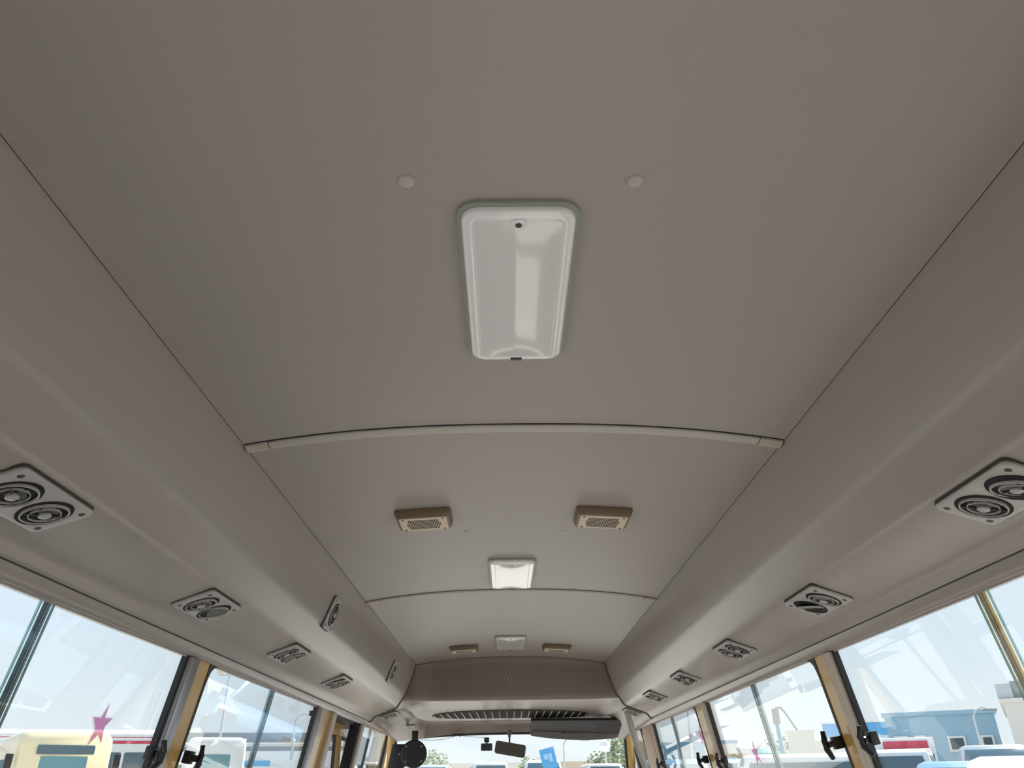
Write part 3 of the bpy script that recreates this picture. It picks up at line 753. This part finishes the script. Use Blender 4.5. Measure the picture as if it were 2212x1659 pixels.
def wheel_set(t, wb_, wd, r):
    for i in (-1, 1):
        for j in (-1, 1):
            wl = obj('wheel', MB().lathe([(0.0, 0.10), (r*0.6, 0.10), (r, 0.08), (r, -0.08), (r*0.6, -0.10), (0, -0.10)], 20, T(i*(wd/2-0.1), j*wb_/2, r) @ RY(PI/2)), tyre, t)
            obj('hub_cap', MB().lathe([(0.0, 0.03), (r*0.5, 0.0)], 12, T(i*(wd/2+0.005), j*wb_/2, r) @ RY(i*PI/2)), polem, wl)
def make_car(loc, rz, label, paint, L_=4.7, W_=1.85, H_=1.85, kind='suv'):
    t = thing('parked_car', label, 'car', loc, rz=rz)
    h1 = 0.28; hb = H_*0.58; hood = {'suv': 0.27, 'pickup': 0.27, 'van': 0.12, 'sedan': 0.25}[kind]*L_
    f, b = L_/2, -L_/2
    prof = [(b+0.04, h1), (b, hb-0.25), (b+0.04, hb), (f-hood, hb+0.02), (f-0.25, hb-0.08), (f, hb-0.28), (f-0.02, h1)]
    Lp = []
    for xx, k in ((-W_/2, 0.94), (-W_/2+0.10, 1.0), (0, 1.015), (W_/2-0.10, 1.0), (W_/2, 0.94)):
        Lp.append([(xx, y*(0.985 if abs(xx) > W_/2-0.05 else 1), h1+(z-h1)*k) for y, z in prof])
    obj('body', MB().loops(Lp), paint, t, bevel=0.03)
    cb_ = {'suv': b+0.10, 'pickup': b+L_*0.36, 'van': b+0.06, 'sedan': b+0.7}[kind]; cf = f-hood+0.05
    rb = cb_+{'suv': 0.22, 'pickup': 0.15, 'van': 0.08, 'sedan': 0.6}[kind]; rf = cf-{'suv': 0.75, 'pickup': 0.75, 'van': 0.6, 'sedan': 0.8}[kind]
    wb0, wt = W_/2-0.06, W_/2-0.22
    base = [(-wb0, cb_), (wb0, cb_), (wb0, cf), (-wb0, cf)]; top = [(-wt, rb), (wt, rb), (wt, rf), (-wt, rf)]
    obj('cabin', MB().loops([[(x, y, hb-0.02) for x, y in base], [(x, y, H_-0.04) for x, y in top], [(x*0.85, y*0.93+0.07*(rb+rf)/2, H_) for x, y in top]]), paint, t, bevel=0.03)
    def lp(A_, B_, u, v): return tuple(Vector(A_).lerp(Vector(B_), u).lerp(Vector(B_), 0)[:]) if False else None
    def panel(p00, p10, p11, p01, m, n_, nm):
        P = [Vector(p) for p in (p00, p10, p11, p01)]; nrm = Vector(n_).normalized()*0.012
        c = sum(P, Vector())/4; P = [c+(p-c)*m for p in P]
        obj(nm, MB().loops([[tuple(p-nrm*0.5) for p in P], [tuple(p+nrm) for p in P]]), darkg, t, bevel=0.004)
    zb, zt = hb+0.03, H_-0.07
    panel((-wb0, cf-0.03, zb), (wb0, cf-0.03, zb), (wt, rf+0.02, zt), (-wt, rf+0.02, zt), 0.90, (0, 0.6, 0.8), 'windshield')
    panel((-wb0, cb_+0.01, zb), (wb0, cb_+0.01, zb), (wt, rb-0.01, zt), (-wt, rb-0.01, zt), 0.86, (0, -1, 0.2), 'rear_window')
    for s in (-1, 1):
        for a0, a1 in ((0.04, 0.34), (0.36, 0.66), (0.68, 0.97)) if kind in ('suv', 'van') else ((0.05, 0.48), (0.52, 0.95)):
            y = lambda u, lo, hi: lo+(hi-lo)*u
            panel((s*wb0, y(a0, cb_, cf), zb), (s*wb0, y(a1, cb_, cf), zb), (s*wt, y(a1, rb, rf), zt), (s*wt, y(a0, rb, rf), zt), 0.93, (s, 0, 0.3), 'side_window')
        obj('door_mirror', MB().box((s*(W_/2+0.10), cf-0.35, hb+0.08), (0.16, 0.10, 0.15)), paint, t, bevel=0.02)
        obj('head_light', MB().box((s*(W_/2-0.28), f-0.06, hb-0.22), (0.36, 0.12, 0.16)), ventring, t, bevel=0.02)
    wheel_set(t, L_*0.58, W_, 0.36)
    return t
def make_bus(loc, rz, label, paint, L_=7.0, W_=2.05, H_=2.6, gl=tealg, dest=True, stripe=None, cat='bus', name='parked_minibus', wz=None):
    """front faces local -y"""
    t = thing(name, label, cat, loc, rz=rz)
    sec = []
    for a in [k*PI/2/5 for k in range(6)]: sec.append((W_/2-0.28+0.28*math.cos(a), H_-0.28+0.28*math.sin(a)))
    sec.insert(0, (W_/2, 0.35)); full = sec+[(-x, z) for x, z in reversed(sec)]
    L = []
    for y, k, dz in ((-L_/2, 0.93, 0.16), (-L_/2+0.06, 0.98, 0.07), (-L_/2+0.3, 1, 0.01), (L_/2-0.2, 1, 0), (L_/2, 0.96, 0.08)):
        L.append([(x*k, y, z-dz*max(0, (z-1.0)/(H_-1.0))) for x, z in full])
    obj('body', MB().loops(L), paint, t, ang=40)
    ws0, ws1 = 1.15, H_-0.60
    arc = lambda z, r, o: [(x_*r, -L_/2-o+0.10*(x_)**2, z) for x_ in [-1+k/5 for k in range(11)]]
    mb = MB().loops([arc(ws0, W_/2*0.94, 0.02), arc(ws0, W_/2*0.94, 0.03), arc(ws1, W_/2*0.91, 0.03), arc(ws1, W_/2*0.91, -0.1)], closed=False, caps=(False, False))
    obj('windshield', mb, gl, t)
    if dest:
        obj('destination_window', MB().slab(W_*0.60, 0.20, 0.03, [(0, -0.05), (0, 0.03)], T(0, -L_/2-0.01, H_-0.46) @ RX(PI/2)), darkg, t)
        for s in (-1, 1):
            obj('front_trim', MB().box((s*W_*0.33, -L_/2-0.01, 0.8), (0.3, 0.06, 0.2)), ventring, t, bevel=0.02)
    n_ = int((L_-1.2)/1.15)
    z0w, z1w = wz or (1.15, H_-0.62)
    for s in (-1, 1):
        for k in range(n_):
            y0 = -L_/2+0.55+k*1.15
            obj('side_window', MB().slab(1.02, z1w-z0w, 0.07, [(0, -0.02), (0, 0.012)], T(s*W_/2, y0+0.55, (z0w+z1w)/2) @ RZ(s*PI/2) @ RX(PI/2)), gl, t)
        if stripe:
            for zz, hh in stripe: obj('stripe', MB().box((s*(W_/2), 0, zz), (0.016, L_-0.7, hh)), redp, t, smooth=False)
        obj('door_mirror', MB().box((s*(W_/2+0.12), -L_/2-0.05, 1.75), (0.16, 0.08, 0.30)), blackm, t, bevel=0.02)
    wheel_set(t, L_*0.55, W_, 0.42)
    return t

# left side
make_bus(pol(-28.7, 26.0), 0.64, 'cream minibus with teal windshield and dark destination window beyond the left window', creamp, L_=6.6, H_=2.45)
make_bus(pol(-30.0, 44.0), -1.22, 'long white coach with a red stripe parked behind the cream minibus', white, L_=13.0, W_=2.4, H_=3.55, gl=darkg, dest=False, stripe=[(3.02, 0.13), (3.22, 0.03)], name='parked_coach', wz=(1.6, 2.6))
make_bus(pol(-19.15, 36.5), 0.36, 'white bus with pale teal windshield seen through the second left window', white, L_=7.0, W_=2.1, H_=2.82, gl=tealg, dest=False)
cn = thing('carport', 'grey flat-roofed carport on white posts far beyond the left windows', 'carport', pol(-17, 60))
Mi = RZ(math.radians(12))
obj('roof_slab', MB().box((0, 0, 4.00), (13, 8, 0.42), Mi), greyb, cn, smooth=False)
obj('roof_slab', MB().box((0, -4.5, 3.55), (13, 0.4, 0.12), Mi), white, cn, smooth=False)
obj('beam', MB().box((0, -4.2, 3.27), (13, 0.3, 0.26), Mi), greyb, cn, smooth=False)
for k in range(5):
    obj('post', MB().tube([(-6+3*k, -4.2, 0), (-6+3*k, -4.2, 3.85)], 0.12, 8, Mi), white, cn)
def lamp_post(az, R, top, label, arm=1.2, head='flood'):
    t = thing('lamp_post', label, 'lamp post', pol(az, R))
    hgt = top-GZ; k_ = min(1, R/45)
    obj('pole', MB().tube([(0, 0, 0), (0, 0, hgt*0.5), (0, 0, hgt)], [0.10*min(1, R/50), 0.075*min(1, R/50), 0.05*min(1, R/50)], 8), polem, t)
    if head == 'globe':
        obj('globe', MB().lathe([(0.0, hgt+0.55), (0.2, hgt+0.47), (0.28, hgt+0.27), (0.2, hgt+0.07), (0.06, hgt)], 14), white, t)
    elif head == 'hook':
        obj('arm', MB().tube([(0, 0, hgt-0.02), (0.15*k_, 0, hgt+0.25*k_), (0.5*k_, 0, hgt+0.4*k_), (arm*k_, 0, hgt+0.3*k_)], 0.05*k_, 8), polem, t)
        obj('lamp_head', MB().box(((arm+0.2)*k_, 0, hgt+0.27*k_), (0.6*k_, 0.25*k_, 0.12*k_)), greyb, t, bevel=0.03)
    else:
        obj('cross_arm', MB().box((0, 0, hgt), (arm, 0.1, 0.1)), polem, t, smooth=False)
        for s in (-1, 1): obj('flood_light', MB().box((s*arm*0.4, -0.1, hgt+0.2), (0.4, 0.3, 0.35)), sand, t, bevel=0.03)
    return t
lamp_post(-18.9, 50, 7.0, 'tall pale floodlight post behind the white bus on the left')
lamp_post(-14.3, 55, 4.9, 'hooked lamp post above the carport, left', head='hook')
lamp_post(-22.5, 70, 6.0, 'distant lamp post rising behind the white coach', head='hook')
lamp_post(-8.5, 60, 4.5, 'lamp post seen through the front left window')
lamp_post(6.6, 43, 2.55, 'short post with a white globe lamp beyond the windshield', head='globe')
lamp_post(3.8, 55, 3.4, 'slim pale lamp post at the middle of the windshield view', head='hook')
lamp_post(29.4, 27, 2.75, 'thin pole in front of the light blue building on the right', head='hook', arm=0.7)
lamp_post(12.3, 50, 4.9, 'pale lamp post in front of the blue building on the right')
ks = thing('kiosk', 'small white kiosk with a light blue fascia beyond the second left window', 'kiosk', pol(-15.6, 42), rz=0.28)
obj('body', MB().box((0, 0, 0.95), (2.6, 2.0, 1.9)), white, ks, smooth=False)
obj('fascia', MB().box((-0.66, -1.05, 2.10), (1.30, 0.15, 0.24)), pm('sky blue fascia', (0.16, 0.46, 0.78), 0.5), ks, smooth=False)
obj('fascia', MB().box((0.70, -1.05, 2.08), (1.30, 0.15, 0.30)), white, ks, smooth=False)
for k in range(2): obj('window', MB().box((-0.6+1.2*k, -1.02, 1.1), (0.8, 0.05, 0.8)), wing, ks, smooth=False)

def building(loc, rz, label, W_, D_, H_, mat, wins=(), roof=None, cat='building', name='building', parapet=0.25):
    H_ -= 0.35; wins = [(x, z-0.35, a, b) for x, z, a, b in wins]
    t = thing(name, label, cat, loc, rz=rz)
    obj('wall_block', MB().box((0, D_/2, H_/2), (W_, D_, H_)), mat, t, smooth=False)
    obj('parapet', MB().box((0, D_/2, H_+parapet/2), (W_+0.2, D_+0.2, parapet)), roof or mat, t, smooth=False)
    for x, z, ww, hh in wins:
        f_ = obj('window', MB().box((x, -0.02, z), (ww, 0.12, hh)), white, t, smooth=False)
        obj('window_pane', MB().box((x, -0.07, z), (ww-0.16, 0.06, hh-0.16)), wing, f_, smooth=False)
    return t
# ahead
building(pol(-9.5, 90), 0.1, 'low white warehouse far ahead on the left', 14, 10, 3.0, wallw, [(-4+2.5*k, 1.6, 1.2, 0.9) for k in range(4)])
building(pol(-1.5, 110), 0.0, 'long pale warehouse far ahead beyond the windshield', 22, 10, 3.6, wallw, [(-9+3*k, 2.0, 1.4, 1.0) for k in range(7)])
building(pol(4.3, 85), 0.0, 'pale low shed ahead, right half of the windshield', 8, 6, 3.1, sand, [(-2+2*k, 1.8, 1.0, 0.8) for k in range(3)])
for az, R, pt, kd, h_, ang, lb in [(-8.8, 38, white, 'van', 2.0, 0.1, 'white van ahead at the left end of the far row'), (-5.1, 37, pearl, 'suv', 1.9, PI, 'silver off-roader ahead, second in the far row'),
                            (-1.4, 38, white, 'suv', 1.95, 0.1, 'white off-roader ahead, third in the far row'), (2.3, 37, white, 'van', 2.0, PI, 'white van ahead below the inside mirror'),
                            (6.0, 38, white, 'suv', 1.85, 0.05, 'white off-roader ahead under the sun visor')]:
    make_car(pol(az, R), ang, lb, pt, kind=kd, H_=h_)
sg = thing('sign_board', 'small tilted blue board ahead, below and right of the inside mirror', 'sign', pol(2.75, 25, 0.0), rz=-0.05)
obj('board', MB().box((0, 0, 1.84), (0.44, 0.04, 0.56), T(0, 0, 0) @ T(0, 0, 1.84) @ RY(-0.24) @ T(0, 0, -1.84)), blues, sg, smooth=False)
obj('board_print', MB().box((-0.06, -0.025, 1.90), (0.12, 0.01, 0.15), T(0, 0, 1.84) @ RY(-0.24) @ T(0, 0, -1.84)).box((0.07, -0.025, 1.86), (0.10, 0.01, 0.22), T(0, 0, 1.84) @ RY(-0.24) @ T(0, 0, -1.84)), pm('pale blue print', (0.35, 0.60, 0.85), 0.5), sg, smooth=False)
obj('post', MB().tube([(0, 0.03, 0), (0, 0.03, 1.7)], 0.03, 8), polem, sg)
def tree(az, R, h_, r, label, seed=1):
    rnd = random.Random(seed)
    t = thing('tree', label, 'tree', pol(az, R))
    obj('trunk', MB().tube([(0, 0, 0), (0.1, 0, h_*0.35), (0, 0.1, h_*0.7)], [0.16, 0.11, 0.05], 8), bark, t)
    mb = MB()
    for k in range(900):
        a, b_ = rnd.uniform(0, 2*PI), math.acos(rnd.uniform(-1, 1)); rr = r*rnd.uniform(0.5, 1)**0.5*(1+0.25*math.sin(3*a+seed))
        c = Vector((rr*math.sin(b_)*math.cos(a), rr*math.sin(b_)*math.sin(a), h_-r*0.8+rr*0.85*math.cos(b_)))
        M = Matrix.Translation(c) @ RZ(rnd.uniform(0, 6)) @ RX(rnd.uniform(0, 3)); s_ = rnd.uniform(0.08, 0.16)
        mb.add([(-s_, 0, 0), (0, -s_*0.5, 0.02), (s_, 0, 0), (0, s_*0.5, 0.02)], [(0, 1, 2, 3)], M)
    o = obj('foliage', mb, leaf, t, smooth=False); o['kind'] = 'stuff'
tree(7.75, 45, 3.3, 0.9, 'pale leafy tree ahead at the right edge of the windshield', 3)
tree(6.3, 60, 2.9, 1.0, 'small bush-like tree ahead, behind the globe lamp post', 5)
tree(1.5, 75, 3.0, 1.3, 'distant small tree ahead near the blue board', 8)
tree(-5.0, 80, 3.8, 1.4, 'distant small tree ahead between the mirrors', 9)
tree(17.9, 62, 3.6, 1.7, 'haze-paled tree behind the green tank on the right', 11)
# right side
building(pol(11.8, 60), -0.2, 'blue clad industrial building beyond the farthest right window', 2.8, 8, 3.6, walldb, [(-0.8, 2.6, 0.7, 0.5), (0.5, 2.6, 0.7, 0.5)], parapet=0.3)
building(pol(8.9, 60), -0.2, 'narrow grey block attached left of the blue building', 1.2, 6, 3.7, greyb)
building(pol(15.3, 52), -0.25, 'low sand coloured wall building behind the parked cars', 2.9, 5, 2.9, sand, [(-1.5, 1.9, 0.8, 0.6)], roof=wallw)
building(pol(14.2, 72), -0.2, 'pale blue-roofed shed behind the low sand building', 2.6, 5, 4.2, wallw, roof=walldb)
tk = thing('water_tank', 'round green tank standing behind the parked cars on the right', 'tank', pol(17.0, 45, GZ-0.3))
obj('tank_body', MB().lathe([(0.0, 0.9), (0.75, 0.9), (0.8, 1.2), (0.8, 2.35), (0.7, 2.65), (0.4, 2.85), (0.0, 2.92)], 24), greent, tk)
obj('stand', MB().box((0, 0, 0.45), (1.3, 1.3, 0.9)), wallw, tk, smooth=False)
cr_ = thing('crane', 'blue crane mast with a thin jib reaching down to the right, far behind the cars', 'crane', pol(18.2, 60))
mh = 1.22+0.070*60-GZ
obj('mast', MB().tube([(0, 0, 0), (-0.2, 0, mh*0.6), (-0.3, 0, mh)], [0.18, 0.14, 0.12], 8), walldb, cr_)
obj('mast_head', MB().box((-0.25, 0, mh-0.35), (0.42, 0.4, 1.0)), greyb, cr_, bevel=0.08)
obj('jib', MB().tube([(-0.2, 0, mh+0.15), (0.15, 0, mh+0.2), (0.4, 0, mh-0.1), (1.2, 0, mh*0.72), (2.1, 0, mh*0.38)], [0.10, 0.08, 0.07, 0.07, 0.09], 8), greyb, cr_)
obj('base_arm', MB().tube([(1.5, 0, mh*0.60), (2.6, 0, mh*0.30)], [0.15, 0.2], 8), crm, cr_)
building(pol(19.3, 55), -0.35, 'tall narrow white block behind the parked cars on the right', 1.6, 3, 4.1, wallw, parapet=0.1)
building(pol(20.6, 62), -0.35, 'low wide white block beside the narrow white block', 3.0, 3, 3.75, wallw, [(0.6, 2.2, 0.4, 0.4)], parapet=0.1)
cy2 = thing('station_canopy', 'bright blue canopy fascia on white pillars beyond the right windows', 'canopy', pol(23.0, 50, GZ-0.30), rz=-0.40)
obj('fascia', MB().box((0, 2, 3.87), (4.0, 4, 0.62)), blues, cy2, smooth=False)
obj('roof_edge', MB().box((0, 2, 4.26), (4.1, 4.1, 0.14)), white, cy2, smooth=False)
for x in (-1.3, 1.3): obj('pillar', MB().box((x, 0.6, 1.8), (0.45, 0.45, 3.6)), white, cy2, smooth=False)
building(pol(27.5, 37), -0.48, 'long light blue building with small dark windows beyond the right window', 3.9, 3, 3.70, wallbl, [(-1.5, 2.85, 0.5, 0.28), (-0.8, 2.85, 0.4, 0.28), (0.45, 2.66, 0.62, 0.55), (1.5, 2.72, 0.45, 0.42)], parapet=0.15)
bb = building(pol(34.6, 30), -0.55, 'white building at the right edge with a grey ribbed parapet', 3.6, 8, 3.55, wallw, [(-0.9, 2.6, 0.35, 0.8), (0.3, 2.6, 0.35, 0.8)], parapet=0.12)
for k in range(9): obj('parapet_rib', MB().box((-1.7+0.42*k, 0.2, 3.55+0.03*k), (0.41, 0.3, 0.42+0.06*k)), greyb if k % 2 else polem, bb, smooth=False)
bt = thing('box_truck', 'white box truck with a red panel parked before the light blue building', 'truck', pol(25.1, 31, GZ), rz=-0.44)
obj('box_body', MB().box((0, 0.6, 1.55), (1.9, 4.0, 1.5)), white, bt, bevel=0.04)
obj('cab', MB().loops([[(x, y, z) for x, y in ((-0.85, -2.9), (0.85, -2.9), (0.85, -1.45), (-0.85, -1.45))] for z in (0.4, 1.3)]+[[(x*0.93, y*0.92-0.1, 1.95) for x, y in ((-0.85, -2.6), (0.85, -2.6), (0.85, -1.45), (-0.85, -1.45))]]), white, bt, bevel=0.05)
obj('red_panel', MB().box((0.12, -1.42, 2.08), (1.3, 0.03, 0.24)), redp, bt, smooth=False)
for s in (-1, 1):
    obj('side_window', MB().box((s*0.83, -2.1, 1.6), (0.05, 0.8, 0.4)), darkg, bt, smooth=False)
wheel_set(bt, 3.4, 1.9, 0.38)
cars = [
 (33.4, 9.6, -0.62, white, 'sedan', 1.33, 'white car roof in the bottom right corner of the picture'),
 (28.6, 14.6, 2.62, bluep, 'sedan', 1.38, 'light blue car roof at the bottom of the right window'),
 (24.7, 20.6, -0.50, white, 'suv', 1.66, 'white car with a broad windshield beside the black window latch'),
 (29.9, 24.3, 2.70, pearl, 'pickup', 1.86, 'silver pickup before the white building at the right edge'),
 (21.3, 25.6, -0.36, white, 'suv', 1.66, 'white off-roader partly hidden by the yellow right pillar'),
 (19.9, 30.5, 2.75, bluep, 'suv', 1.86, 'blue car between the white van and the yellow pillar'),
 (18.2, 13.6, -0.25, white, 'van', 1.46, 'white van with large side windows right of the star sticker'),
 (15.5, 22.8, 2.9, white, 'suv', 1.64, 'white off-roader just behind the star sticker on the right'),
 (13.6, 29.0, -0.2, bluep, 'suv', 1.78, 'blue car left of the right window star sticker'),
 (10.9, 17.9, 2.9, bluep, 'suv', 1.55, 'pale blue off-roader seen through the farthest right window'),
]
for az, R, rz, pt, kd, h_, lb in cars:
    make_car(pol(az, R), rz, lb, pt, kind=kd, H_=h_)
